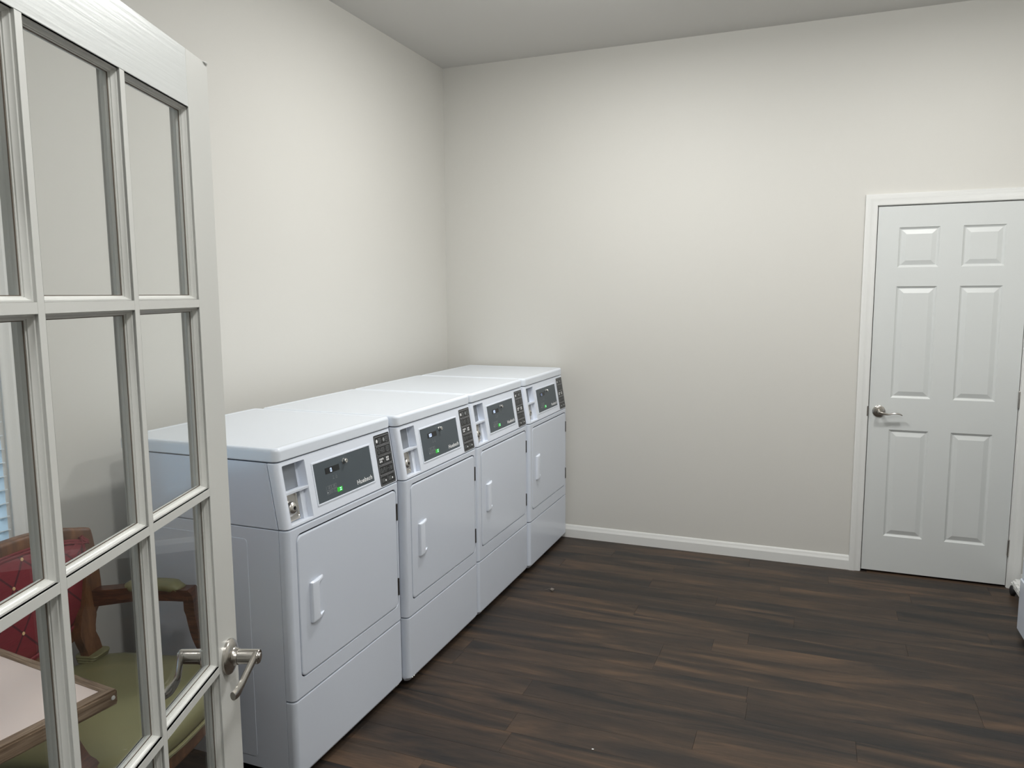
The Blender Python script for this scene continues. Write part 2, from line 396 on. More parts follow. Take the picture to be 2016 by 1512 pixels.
# ------------------------------------------------------------------ panel door
door = root('door_1', (DX + DW / 2, .0, 0), label='white six-panel interior door in the back wall', cat='door', kind='structure')
def dp(a, z, h): return Vector((a - DW / 2, -h, z))
xs = [0, .1052, .1052 + .1945, DW - .1052 - .1945, DW - .1052, DW]
zs = [.012, .2181, .8272, 1.0054, 1.6160, 1.7174, 1.9305, DZ]
bm = bmesh.new()
for i in range(5):
    for j in range(7):
        if i % 2 == 1 and j % 2 == 1: continue
        bm.faces.new([bm.verts.new(dp(a, z, 0)) for a, z in ((xs[i], zs[j]), (xs[i + 1], zs[j]), (xs[i + 1], zs[j + 1]), (xs[i], zs[j + 1]))])
bmesh.ops.remove_doubles(bm, verts=bm.verts[:], dist=1e-5)
c_ = [(0, zs[0]), (DW, zs[0]), (DW, DZ), (0, DZ)]
loft(bm, [[dp(a, z, h) for a, z in c_] for h in (0, -.035)], cap0=False)
bmesh.ops.remove_doubles(bm, verts=bm.verts[:], dist=1e-5)
finish('slab', bm, M_door, door)
for i in (1, 3):
    for j in (1, 3, 5):
        t = bmesh.new()
        plate(t, (xs[i], xs[i + 1], zs[j], zs[j + 1]), .0, [(0, 0), (.0035, -.004), (.010, -.0085), (.0135, -.0088), (.036, -.0012), (.0375, -.001)], dp, n=1, cap0=False)
        finish('panel', t, M_door, door, sharp=12)
def lever_bar(bm, path, widths, thick, up):
    tube(bm, smooth_path(path, 5), [(thick, w_) for w_ in sum(([widths[i] + (widths[i + 1] - widths[i]) * k / 5 for k in range(5)] for i in range(len(widths) - 1)), []) + [widths[-1]]], 10, up=up)
# its lever
a0, z0 = .0505, .9275
t = bmesh.new(); cyl(t, dp(a0, z0, 0), dp(a0, z0, .05), [(0, .033), (.004, .033), (.007, .030), (.009, .022), (.010, .013), (.020, .0105), (.048, .0105), (.052, .009), (.054, 0)], 32)
ros = finish('lever_handle', t, M_nick, door)
t = bmesh.new()
lever_bar(t, [dp(a0 - .004, z0, .046), dp(a0 + .02, z0 - .006, .047), dp(a0 + .045, z0 - .009, .045), dp(a0 + .075, z0 - .003, .043), (dp(a0 + .100, z0 - .006, .040)), dp(a0 + .113, z0 - .013, .037)], [.009, .008, .0055, .004, .0042, .003], .0075, (0, 0, 1))
finish('lever', t, M_nick, ros)
t = bmesh.new(); cyl(t, dp(a0, z0, .053), dp(a0, z0, .06), [(0, .0055), (.003, .0055), (.0035, .0045), (.0036, 0)], 16); finish('lock_button', t, M_chrome, ros)
t = bmesh.new(); plate(t, (-.010, -.0035, z0 - .028, z0 + .028), .003, [(0, .008), (0, .0122), (.001, .0127)], dp); finish('strike_plate', t, M_nick, door)
for z0_ in (.22, 1.02, 1.83):
    t = bmesh.new(); z0_ += .0
    cyl(t, dp(DW + .002, z0_ - .045, .005), dp(DW + .002, z0_ + .045, .005), [(0, .004), (.003, .0058), (.087, .0058), (.09, .004)], 12)
    finish('hinge', t, M_nick, door)

# ------------------------------------------------------------------ french door (open leaf)
FX, FY, PH = 1.2748, -3.4975, 1.9385
D_ = Vector((-math.cos(PH), -math.sin(PH), 0)); NN = Vector((.93315527, .35947355, 0))   # along the leaf towards the hinge; towards the camera
TL, STI, WL, MU, TR, HL, MV = .033, .0887, .2096, .0134, .096, .3249, .0139
ZT = 2.005; FW = 2 * STI + 3 * WL + 2 * MU
rz = math.atan2(D_.y, D_.x)
fd = root('door_2', (FX, FY, 0), rz, 'white glazed french door leaf with fifteen panes, standing open at the left', 'door', kind='structure')
# local: +x along leaf to hinge, z up; which side is towards the camera?
sgn = 1 if Vector((-D_.y, D_.x, 0)).dot(NN) > 0 else -1
def fp(s, z, n): return Vector((s, sgn * n, z))
def fbox(name, s0, s1, z0, z1, b=.0008):
    t = bmesh.new(); n0, n1 = sorted((sgn * -TL, 0)); box(t, s0, s1, n0, n1, z0, z1, b, 1); return finish(name, t, M_fdoor, fd)
zb_ = .012; zlast = ZT - TR - 5 * HL - 4 * MV
s_in0, s_in1 = STI, FW - STI
t = bmesh.new(); n0, n1 = sorted((sgn * -TL, 0))
fbox('stile', 0, s_in0, zb_, ZT); fbox('stile', s_in1, FW, zb_, ZT)
fbox('rail', s_in0, s_in1, ZT - TR, ZT).data.materials[0] = M_frail; fbox('rail', s_in0, s_in1, zb_, zlast)
for c in (1, 2):
    s = STI + c * WL + (c - 1) * MU; fbox('muntin', s, s + MU, zlast, ZT - TR, .0006)
SP = [(0, 0), (0, -.0042), (.0022, -.0046), (.0026, -.0066), (.0040, -.0092), (.0056, -.0104), (.0056, -.0122), (.0070, -.0127), (.0070, -.0150)]
for rr in range(5):
    ztop = ZT - TR - rr * (HL + MV)
    for c in range(3):
        s = STI + c * (WL + MU)
        if rr: fbox('muntin', s, s + WL, ztop, ztop + MV, .0004)
        t = bmesh.new(); rect = (s, s + WL, ztop - HL, ztop)
        prof = SP + [(u, -TL - h) for u, h in reversed(SP)]
        L_ = []
        for u, h in prof:
            L_.append([fp(a, z, h) for a, z in ((s + u, ztop - HL + u), (s + WL - u, ztop - HL + u), (s + WL - u, ztop - u), (s + u, ztop - u))])
        loft(t, L_, False, False)
        bead = finish('glazing_bead', t, M_fdoor, fd, sharp=25)
        t = bmesh.new(); loft(t, [[fp(a, z, h) for a, z in ((s + u, ztop - HL + u), (s + WL - u, ztop - HL + u), (s + WL - u, ztop - u), (s + u, ztop - u))] for u, h in ((.0069, -.0140), (.0082, -.0141), (.0082, -.0150))], False, False); finish('glazing_seal', t, M_seal, bead)
        t = bmesh.new(); n_a, n_b = sorted((sgn * -.0150, sgn * -.0180)); box(t, s + .004, s + WL - .004, n_a, n_b, ztop - HL + .004, ztop - .004)
        finish('pane', t, M_glass, fd)
for side in (1, -1):
    s0, z0 = .0455, .905
    def q(s, z, n, side=side): return fp(s, z, n if side > 0 else -TL - n)
    t = bmesh.new(); cyl(t, q(s0, z0, 0), q(s0, z0, .05), [(0, .0335), (.0045, .0335), (.008, .031), (.0105, .024), (.012, .018), (.0145, .0165), (.020, .0155), (.0205, .0142), (.058, .0138), (.060, .0125), (.0605, 0)], 40)
    lh = finish('lever_handle', t, M_nick, fd)
    t = bmesh.new()
    if side > 0: path = [q(s0 + .002, z0 + .004, .053), q(s0 + .022, z0 - .003, .052), q(s0 + .045, z0 - .012, .050), q(s0 + .068, z0 - .020, .049), q(s0 + .088, z0 - .023, .049), q(s0 + .102, z0 - .024, .046)]
    else: path = [q(s0 + .002, z0 + .004, .055), q(s0 + .018, z0 - .000, .052), q(s0 + .038, z0 - .012, .046), q(s0 + .055, z0 - .020, .043), q(s0 + .075, z0 - .026, .045), q(s0 + .092, z0 - .028, .050)]
    lever_bar(t, path, [.0105, .0090, .0082, .0090, .0110, .0085], .0056, (0, 0, 1))
    finish('lever', t, M_nick, lh)
    if side > 0:
        t = bmesh.new(); cyl(t, q(s0, z0, .060), q(s0, z0, .066), [(0, .007), (.002, .007), (.0025, .006), (.0026, 0)], 20); finish('keyhole', t, M_chrome, lh)
# flakes of dried paint at the top corner, as in the photo
for (s, z, l, hh) in ((.010, ZT - .0015, .016, .003),):
    t = bmesh.new(); tube(t, [fp(s - l / 2, z - hh / 3, .001), fp(s, z, .0025), fp(s + l / 2, z + hh / 4, .001)], [.0008, .0018, .0006], 6); finish('paint_chip', t, M_trim, fd)

# ------------------------------------------------------------------ window in the left wall
def wp(a, z, h): return Vector((h, a, z))
win = root('window_1', (0, (WY0 + WY1) / 2, WZ0), label='white cased window with blinds in the left wall, seen through the french door', cat='window', kind='structure')
off = Vector((0, (WY0 + WY1) / 2, WZ0))
bm = bmesh.new()
loops = []
for (a, z, da, dz) in ((WY1, WZ0, 1, -1), (WY1, WZ1, 1, 1), (WY0, WZ1, -1, 1), (WY0, WZ0, -1, -1), (WY1, WZ0, 1, -1)):
    loops.append([Vector((h, a + da * u * .053 / .0605, z + dz * u * .053 / .0605)) - off for u, h in CAS])
loft(bm, loops, False, False); finish('window_casing', bm, M_trim, win)
bm = bmesh.new()
for (a, b_, c1, d1) in ((WY0, WY0 + .012, WZ0, WZ1), (WY1 - .012, WY1, WZ0, WZ1), (WY0, WY1, WZ0, WZ0 + .012), (WY0, WY1, WZ1 - .012, WZ1)):
    box(bm, -.119, -.0005, a, b_, c1, d1)
o = finish('window_jamb', bm, M_trim, win, shift=-off)
bm = bmesh.new(); zm = (WZ0 + WZ1) / 2
for (a, b_, c1, d1) in ((WY0 + .012, WY0 + .05, WZ0 + .012, WZ1 - .012), (WY1 - .05, WY1 - .012, WZ0 + .012, WZ1 - .012), (WY0, WY1, WZ0 + .012, WZ0 + .055), (WY0, WY1, WZ1 - .055, WZ1 - .012), (WY0, WY1, zm - .02, zm + .02)):
    box(bm, -.115, -.085, a, b_, c1, d1, .002, 1)
finish('window_frame', bm, M_trim, win, shift=-off)
for c1, d1 in ((WZ0 + .05, zm - .018), (zm + .018, WZ1 - .05)):
    bm = bmesh.new(); box(bm, -.102, -.098, WY0 + .048, WY1 - .048, c1, d1); finish('pane', bm, M_glass, win, shift=-off)
bl = root('window_blind', (-.010, (WY0 + WY1) / 2, WZ0 + .02), label='pale blue-lit slatted blind hanging in the window at the far left', cat='blind')
bm = bmesh.new(); l = (WY1 - WY0) / 2 - .0125
tl = R(24)
pts = [(-.025 + .05 * k / 6, .0022 * (1 - ((k - 3) / 3) ** 2)) for k in range(7)]
prof = [(a, b_ + .0013) for a, b_ in pts] + [(a, b_ - .0013) for a, b_ in reversed(pts)]
prof = [(a * math.cos(tl) - b_ * math.sin(tl), a * math.sin(tl) + b_ * math.cos(tl)) for a, b_ in prof]
loft(bm, [[(px_, yy, pz_) for px_, pz_ in prof] for yy in (-l, l)])
s0 = finish('slat', bm, M_slat, bl)
zz = .04; first = True
while zz < WZ1 - WZ0 - .09:
    if first: s0.location = (0, 0, zz); first = False
    else:
        s1 = s0.copy(); C.objects.link(s1); s1.location = (0, 0, zz)
    zz += .0422
bm = bmesh.new(); box(bm, -.028, .022, -l, l, WZ1 - WZ0 - .085, WZ1 - WZ0 - .033, .003); finish('head_rail', bm, M_slat, bl)
bm = bmesh.new(); box(bm, -.022, .022, -l, l, -.005, .013, .003); finish('bottom_rail', bm, M_slat, bl)
for yy in (-.3, 0, .3):
    bm = bmesh.new(); box(bm, -.0006, .0006, yy - .001, yy + .001, 0, WZ1 - WZ0 - .06); finish('lift_cord', bm, M_slat, bl)

# ------------------------------------------------------------------ ceiling fixtures
for i, (lx, ly, lp) in enumerate(LAMPS_AND_FILL[:3]):  # third fixture is added to go with its fill lamp
    fx = root('ceiling_light', (lx, ly, H), label=['round white ceiling light nearest the dryers and the back wall', 'round white ceiling light nearest the washer', 'round white ceiling light added as fill nearest the french door'][i], cat='ceiling light')
    t = bmesh.new(); cyl(t, (0, 0, 0), (0, 0, -1), [(0, .155), (.018, .16), (.030, .157), (.030, .142)], 40); finish('lamp_body', t, M_trim, fx)
    t = bmesh.new(); cyl(t, (0, 0, -.026), (0, 0, -1), [(0, .140), (.006, .140), (.012, .120), (.0145, .07), (.015, 0)], 40); finish('diffuser', t, M_glow, fx)

# ------------------------------------------------------------------ dryer
W_ = .6844; XF = .8189; ZC, ZL, LB, ZK, ZB = .8645, 1.0755, .0334, .2970, .0241
SH = Vector((-.48, -W_ / 2, 0))
al = math.atan2(LB, ZL - ZC)
def cp(y, z, h=0):      # on the slanted console face: y across, z height, h out of the face
    return Vector((XF - LB * (z - ZC) / (ZL - ZC) + h * math.cos(al), y, z + h * math.sin(al)))
def fr(y, z, h=0): return Vector((XF + h, y, z))      # on the upright front
def wrap(bm, zs_, xb, xf, r=.018, g=.0015):
    """closed block with rounded upright front corners: zs_ = [(z, inset, x front, x back)]"""
    L_ = []
    for z, ins, xf_, xb_ in zs_:
        L_.append([(a, b_, z) for a, b_ in rrect(xb_, xf_ - ins, g + ins, W_ - g - ins, r, 6, (0, 1, 1, 0))])
    loft(bm, L_)
def lines(bm, segs, f, h=.0004, wd=.0009):
    """thin printed strokes: segs = [(y0, z0, y1, z1)]"""
    for (y0, z0, y1, z1) in segs:
        d = Vector((y1 - y0, z1 - z0)); L_ = d.length or 1e-6; n = Vector((-d.y, d.x)) / L_ * wd / 2; e = d / L_ * wd / 2
        a = Vector((y0, z0)) - e; b_ = Vector((y1, z1)) + e
        bm.faces.new([bm.verts.new(f(*p, h)) for p in (a - n, b_ - n, b_ + n, a + n)])
def disc(bm, y, z, ry, rz_, f, h=.0005, n=12):
    bm.faces.new([bm.verts.new(f(y + ry * math.cos(2 * math.pi * i / n), z + rz_ * math.sin(2 * math.pi * i / n), h)) for i in range(n)])
def ringseg(y, z, ry, rz_, n=10): return [(y + ry * math.cos(2 * math.pi * i / n), z + rz_ * math.sin(2 * math.pi * i / n), y + ry * math.cos(2 * math.pi * (i + 1) / n), z + rz_ * math.sin(2 * math.pi * (i + 1) / n)) for i in range(n)]
def rectseg(y0, y1, z0, z1): return [(y0, z0, y1, z0), (y1, z0, y1, z1), (y1, z1, y0, z1), (y0, z1, y0, z0)]
SEG = {'a': (0, 1, 1, 1), 'b': (1, .5, 1, 1), 'c': (1, 0, 1, .5), 'd': (0, 0, 1, 0), 'e': (0, 0, 0, .5), 'f': (0, .5, 0, 1), 'g': (0, .5, 1, .5)}
DIG = {'0': 'abcdef', '1': 'bc', '5': 'afgcd'}
def digits(text, y, parent, m):
    bm = bmesh.new()
    for ch in text:
        for s in DIG[ch]:
            a, b_, c, d = SEG[s]; lines(bm, [(y + a * .0062 + .0004, .9935 + b_ * .011, y + c * .0062 - .0, .9935 + d * .011)], cp, .0022, .0016)
        y += .0098 if ch != '1' else .009
    return finish('display_digits', bm, m, parent, shift=SH)
def make_dryer():
    T = root('clothes_dryer', (0, 0, 0))
    def P(name, bm, m, parent=T, sharp=35): return finish(name, bm, m, parent, sharp, shift=SH)
    g = .002
    # lower cabinet with the side access panel, upper cabinet behind the console
    bm = bmesh.new(); box(bm, .15, .7845, g, W_ - g, .045, ZC - .0035, .0025, 2); body = P('cabinet', bm, M_enam)
    bm = bmesh.new(); box(bm, .16, .700, .012, W_ - .012, .060, ZL - .01); P('seam_dark_core', bm, M_void, body)  # near-black core that darkens the cabinet seams
    for y_, s_ in ((g, -1), (W_ - g, 1)):
        bm = bmesh.new(); plate(bm, (.20, .660, .082, .822), .012, [(0, 0), (0, .0009), (.0008, .0014)], lambda u, v, h: Vector((u, y_ + s_ * h, v)), n=4); P('side_access_panel', bm, M_enam, body)
    bm = bmesh.new()
    lo = [(.15, g), (.7835, g), (.7835, W_ - g), (.15, W_ - g)]; hi = [(.15, g), (.7495, g), (.7495, W_ - g), (.15, W_ - g)]
    loft(bm, [[(x, y, ZC - .001) for x, y in lo], [(x, y, ZL - .002) for x, y in hi]])
    bmesh.ops.bevel(bm, geom=bm.edges[:], offset=.002, segments=2, affect='EDGES'); uc = P('upper_cabinet', bm, M_enam); uc.parent = None
    # lid
    bm = bmesh.new()
    L_ = []
    for ins, z in ((.006, ZL + .0025), (.002, ZL + .0025), (0, ZL + .0055), (0, 1.1075), (.0015, 1.1135), (.005, 1.1180), (.010, 1.1200), (.017, 1.1203), (.023, 1.1190), (.028, 1.1183)):
        L_.append([(a, b_, z) for a, b_ in rrect(.130 + ins, .7895 - ins, .0012 + ins, W_ - .0012 - ins, max(.024 - ins, .004), 6)])
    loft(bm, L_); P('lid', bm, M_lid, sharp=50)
    # console
    bm = bmesh.new()
    wrap(bm, [(ZC, .0025, XF, .787), (ZC + .0025, 0, XF - .0004, .7866), (ZL - .0045, 0, XF - LB + .0007, .7533), (ZL - .002, .0025, XF - LB + .0003, .753)], 0, 0)
    con = P('console', bm, M_plas); con.parent = None
    cb = bmesh.new(); plate(cb, (.027 - W_ / 2, .1395 - W_ / 2, .8735, 1.0615), .005, [(.0, -.032), (0, .012)], lambda u, v, h: cp(u, v, h) + Vector((-.48, 0, 0)), n=4); cut(con, cb)
    con.parent = T
    cb = bmesh.new(); plate(cb, (.027 - W_ / 2, .1395 - W_ / 2, .8735, 1.0615), .005, [(-.002, -.0355), (-.002, .012)], lambda u, v, h: cp(u, v, h) + Vector((-.48, 0, 0)), n=4); cut(uc, cb)
    uc.parent = T
    # what is in the coin recess
    cy0, cy1 = .0275, .139
    def cbk(bm, y0, y1, z0, z1, h0, h1, b=.0006):
        loft(bm, [[cp(y, z, h) for y, z in ((y0, z0), (y1, z0), (y1, z1), (y0, z1))] for h in (h0, h1)])
    bm = bmesh.new()
    # tray: back and side liner so that the recess is closed
    plate(bm, (.0255, .141, .872, 1.063), .005, [(0, -.034), (0, .000), (.0015, .000), (.0035, -.004), (.0035, -.0325)], cp, n=4); P('coin_recess', bm, M_plas, con)
    bm = bmesh.new(); cbk(bm, cy0, cy1, .969, .978, -.032, -.002); cbk(bm, cy0, cy1, .9735, .978, -.002, -.0005); P('shelf', bm, M_plas, con)
    bm = bmesh.new(); cbk(bm, cy0 + .003, cy1 - .020, .979, 1.058, -.0315, -.026)
    P('coin_drop', bm, M_coin, con)
    bm = bmesh.new(); cbk(bm, .036, .0375, .985, 1.045, -.026, -.021); cbk(bm, .0375, .047, 1.010, 1.0125, -.026, -.021); cbk(bm, .0465, .048, 1.0125, 1.048, -.026, -.021); cbk(bm, .0375, .052, .985, .9865, -.026, -.021); cbk(bm, .050, .052, .985, 1.005, -.026, -.021)
    P('coin_slot_trim', bm, M_chrome, con)
    bm = bmesh.new(); cbk(bm, .040, .046, 1.014, 1.044, -.026, -.0245); cbk(bm, .040, .049, .989, 1.006, -.026, -.0245); P('coin_slot', bm, M_blk, con)
    bm = bmesh.new(); plate(bm, (.030, .106, .879, .967), .006, [(0, -.032), (0, -.027), (.002, -.0243), (.0045, -.0260)], cp, n=3); P('coin_box_plate', bm, M_steel, con)
    bm = bmesh.new(); c0 = cp(.060, .922, -.026); c1 = cp(.060, .922, 0); cyl(bm, c0, c1, [(0, .027), (.003, .0265), (.006, .0215), (.010, .020), (.017, .019), (.021, .015), (.0225, .009), (.0225, .0065), (.016, .006), (.016, 0)], 28); P('coin_box_lock', bm, M_steel, con)
    bm = bmesh.new(); cyl(bm, cp(.060, .922, -.012), cp(.060, .922, 0), [(0, .0058), (.006, .0058), (.0062, .003), (.001, .0028), (.001, 0)], 16); P('keyhole', bm, M_blk, con)
    bm = bmesh.new(); cyl(bm, cp(.097, .889, -.026), cp(.097, .889, 0), [(0, .004), (.003, .004), (.005, .002)], 10); cyl(bm, cp(.097, .960, -.026), cp(.097, .960, 0), [(0, .004), (.003, .004), (.005, .002)], 10)
    loft(bm, [[cp(y, z, h) for y, z in ((.0965, .885), (.0985, .885), (.0985, .963), (.0965, .963))] for h in (-.027, -.0245)]); P('rod', bm, M_chrome, con)
    bm = bmesh.new(); cbk(bm, .113, cy1, .873, .969, -.032, -.018); P('guard', bm, M_plas, con)
    # bezel and grey panel
    bm = bmesh.new(); plate(bm, (.1685, .5225, .8960, 1.0410), .004, [(0, -.001), (0, .0012), (.0015, .0022), (.0055, .0022), (.0068, .0008), (.0068, -.001)], cp, n=3, cap0=False, cap1=False); bez = P('control_bezel', bm, M_plas)
    bm = bmesh.new(); plate(bm, (.1755, .5155, .9030, 1.0340), .001, [(0, .0002), (0, .0009)], cp, n=1); pan = P('control_panel', bm, M_grey)
    bm = bmesh.new(); plate(bm, (.235, .316, .9893, 1.0093), .0008, [(0, .0004), (0, .0015)], cp, n=1); P('display', bm, M_black, pan)
    bm = bmesh.new(); c0 = cp(.347, 1.013, .0005); cyl(bm, c0, cp(.347, 1.013, .05), [(0, .0098), (.002, .0098), (.003, .0085), (.012, .0082), (.0135, .007), (.0135, .0045), (.0125, .0042), (.0125, 0)], 20); P('key_lock', bm, M_chrome, pan)
    bm = bmesh.new(); lines(bm, [(.3445, 1.013, .3495, 1.013)], cp, .0135, .0018); P('lock_slot', bm, M_blk, pan)
    bm = bmesh.new()
    lines(bm, rectseg(.227, .2555, .9365, .949) + rectseg(.2565, .284, .9365, .949) + rectseg(.227, .2555, .922, .9345) + rectseg(.2565, .284, .922, .9345), cp, .0012, .0008)
    for (a, z) in ((.238, .9395), (.244, .9395), (.2665, .9395), (.2725, .9395), (.239, .925), (.246, .925)): lines(bm, rectseg(a, a + .0045, z, z + .0065), cp, .0012, .0009)
    lines(bm, [(.262, .9315, .278, .9315), (.262, .926, .279, .926), (.268, .9345, .272, .9345)], cp, .0012, .0009)
    P('key_pad', bm, M_inkm, pan)
    bm = bmesh.new(); bm.faces.new([bm.verts.new(cp(a, z, .0013)) for a, z in ((.230, .9255), (.2345, .928), (.230, .9305))]); P('arrow_mark', bm, M_inkb, pan)
    bm = bmesh.new(); plate(bm, (.2855, .3155, .9170, .9325), .001, [(0, .0004), (0, .0013)], cp, n=1); gk = P('green_key', bm, M_green, pan)
    bm = bmesh.new(); lines(bm, [(.300, .9215, .309, .9215), (.3045, .9215, .3045, .929), (.300, .929, .309, .929)], cp, .0018, .0014); P('start_mark', bm, M_led, pan)
    bm = bmesh.new(); lines(bm, [(.2700, .967, .2795, .967), (.2745, .967, .2745, .972), (.2725, .976, .2765, .976), (.290, .978, .293, .978)], cp, .0012, .0009); lines(bm, ringseg(.2925, .9695, .0038, .004), cp, .0012, .0008); P('status_marks', bm, M_inkm, pan)
    # lettering
    cu = bpy.data.curves.new('lettering', 'FONT'); cu.body = 'Huebsch'; cu.size = .025; cu.offset = .0006; cu.space_character = 1.1
    to = bpy.data.objects.new('lettering', cu); C.objects.link(to); bpy.context.view_layer.update()
    me = bpy.data.meshes.new_from_object(to.evaluated_get(bpy.context.evaluated_depsgraph_get())); bpy.data.objects.remove(to)
    xsn = [v.co.x for v in me.vertices]; ysn = [v.co.y for v in me.vertices]; xa, xb_ = min(xsn), max(xsn); ya, yb_ = min(ysn), max(ysn)
    for v in me.vertices:
        v.co = cp(.4065 + (v.co.x - xa) / (xb_ - xa) * .098, .9135 + (v.co.y - ya) / (yb_ - ya) * .0165, .0014) + SH
    me.name = 'brand_lettering'; me.materials.clear(); me.materials.append(M_inkb)
    o = bpy.data.objects.new('brand_lettering', me); C.objects.link(o); o.parent = pan
    # black instruction label
    bm = bmesh.new(); plate(bm, (.5545, .6645, .8700, 1.0620), .006, [(0, 0), (0, .0008)], cp, n=4); lab = P('instruction_label', bm, M_black)
    y0, y1 = .5605, .6590; ch = (.1865) / 5; zt = 1.0555
    bf = bmesh.new(); bi = bmesh.new(); bb = bmesh.new()
    for k in range(5):
        zt_, zb2 = zt - k * ch + (0 if k else 0), zt - (k + 1) * ch + .0045
        lines(bf, rectseg(y0, y1, zb2, zt_), cp, .0010, .0009)
        zc_ = (zt_ + zb2) / 2
        if k == 0:
            disc(bb, y0 + .012, zc_, .006, .007, cp, .0011); lines(bi, rectseg(y0 + .023, y0 + .040, zc_ - .007, zc_ + .008) + rectseg(y0 + .028, y0 + .036, zc_ - .003, zc_ + .004) + [(y0 + .028, zc_ - .010, y0 + .036, zc_ - .010), (y0 + .047, zc_, y0 + .049, zc_)], cp, .0011, .0011)
            disc(bi, y0 + .061, zc_, .0062, .0078, cp, .0011); lines(bi, rectseg(y0 + .072, y0 + .090, zc_ - .007, zc_ + .008) + rectseg(y0 + .078, y0 + .085, zc_ - .002, zc_ + .004) + [(y0 + .077, zc_ - .010, y0 + .086, zc_ - .010)], cp, .0011, .0011)
        elif k == 1:
            lines(bi, [(y0 + .012, zc_ - .008, y0 + .012, zc_ + .004), (y0 + .012, zc_ + .004, y0 + .008, zc_ + .002), (y0 + .008, zc_ + .002, y0 + .012, zc_ + .009), (y0 + .012, zc_ + .009, y0 + .022, zc_ + .009), (y0 + .022, zc_ + .009, y0 + .025, zc_ + .002), (y0 + .021, zc_ + .003, y0 + .021, zc_ - .008), (y0 + .012, zc_ - .008, y0 + .021, zc_ - .008), (y0 + .027, zc_, y0 + .033, zc_)] + rectseg(y0 + .034, y0 + .053, zc_ - .008, zc_ + .008) + rectseg(y0 + .039, y0 + .048, zc_ - .003, zc_ + .004) + [(y0 + .060, zc_, y0 + .062, zc_)] + rectseg(y0 + .070, y0 + .088, zc_ - .007, zc_ + .009) + rectseg(y0 + .075, y0 + .083, zc_ - .002, zc_ + .004) + [(y0 + .074, zc_ - .010, y0 + .084, zc_ - .010)], cp, .0011, .0011)
        elif k == 2:
            for (a, z) in ((0, 1), (1, 1), (2, 1), (0, 0), (1, 0)): disc(bb, y0 + .014 + a * .0105, zc_ - .004 + z * .009, .0042, .0042, cp, .0011, 8)
            for (a, z) in ((0, 1), (1, 1), (0, 0), (1, 0)): disc(bb, y0 + .062 + a * .0105, zc_ - .004 + z * .009, .0042, .0042, cp, .0011, 8)
            lines(bi, [(y0 + .044, zc_ - .012, y0 + .051, zc_ + .012), (y0 + .086, zc_ - .004, y0 + .089, zc_ - .004)], cp, .0011, .0011)
        elif k == 3:
            lines(bi, ringseg(y0 + .014, zc_, .007, .008) + [(y0 + .010, zc_ + .006, y0 + .018, zc_ - .006), (y0 + .025, zc_ - .009, y0 + .030, zc_ + .009)] + ringseg(y0 + .037, zc_ + .003, .004, .005) + [(y0 + .035, zc_ - .006, y0 + .039, zc_ - .006), (y0 + .045, zc_ - .009, y0 + .050, zc_ + .009), (y0 + .054, zc_ + .003, y0 + .066, zc_ + .003), (y0 + .054, zc_ + .003, y0 + .054, zc_ - .002), (y0 + .066, zc_ + .003, y0 + .066, zc_ - .002), (y0 + .070, zc_ - .009, y0 + .075, zc_ + .009)] + ringseg(y0 + .084, zc_, .006, .007) + ringseg(y0 + .084, zc_, .0025, .003), cp, .0011, .0010)
        else:
            for a in (.008, .018, .055, .065): lines(bi, rectseg(y0 + a, y0 + a + .0065, zc_ - .006, zc_ + .006) + [(y0 + a, zc_, y0 + a + .0065, zc_)], cp, .0011, .0010)
            disc(bb, y0 + .033, zc_ - .002, .0042, .0042, cp, .0011, 8); disc(bb, y0 + .081, zc_ - .002, .0042, .0042, cp, .0011, 8)
            lines(bi, [(y0 + .042, zc_ - .012, y0 + .050, zc_ + .012)], cp, .0011, .0011)
    P('label_borders', bf, M_ink, lab); P('label_icons', bi, M_inkm, lab); P('label_symbols', bb, M_inkb, lab)
    # front panel with the door opening
    bm = bmesh.new(); wrap(bm, [(ZK + .0022, .0025, XF, .786), (ZK + .0047, 0, XF, .786), (ZC - .0080, 0, XF, .786), (ZC - .0048, .0012, XF, .786), (ZC - .003, .0042, XF, .786)], 0, 0)
    fp_ = P('front_panel', bm, M_enam); fp_.parent = None
    dr = (.0465, .6560, .3640, .8335)
    cb = bmesh.new(); plate(cb, (dr[0] - W_ / 2 - .0034, dr[1] - W_ / 2 + .0028, dr[2] - .0034, dr[3] + .0046), .024, [(0, -.016), (0, -.003), (-.0014, -.001), (-.003, .01)], lambda u, v, h: Vector((XF - .48 + h, u, v)), n=6); cut(fp_, cb)
    fp_.parent = T
    bm = bmesh.new(); plate(bm, (dr[0] - .0036, dr[1] + .0030, dr[2] - .0036, dr[3] + .0048), .024, [(0, -.0155), (0, -.0060)], fr, n=6); P('door_gap_shade', bm, M_void, fp_)  # near-black plate paints the shade in the gap round the door
    bm = bmesh.new(); plate(bm, dr, .021, [(0, -.005), (0, -.0025), (.0010, .0000), (.003, .0012), (.006, .0015)], fr, n=6); dd = P('door', bm, M_enam)
    # handle: a proud pull with a scooped pocket open to the right
    bm = bmesh.new(); prof = [(.099, .0), (.0995, .008), (.103, .0125), (.112, .0150), (.130, .0150), (.145, .0120), (.160, .0070), (.1715, .0020), (.172, 0)]
    L_ = []
    for z, ins, k in ((.5245, .004, .4), (.5285, 0, .9), (.535, 0, 1), (.655, 0, 1), (.6615, 0, .9), (.6655, .004, .4)):
        L_.append([(XF + .0003 + h * k, min(max(y, .099 + ins), .172 - ins) - W_ / 2, z + (.006 * (y - .099) / .073 if z < .6 else .003 * (y - .099) / .073)) for y, h in prof] + [(XF - .001, .172 - ins - W_ / 2, z), (XF - .001, .099 + ins - W_ / 2, z)])
    loft(bm, L_)
    for v in bm.verts: v.co.x -= .48
    hd = finish('handle', bm, M_plas, None, 30)
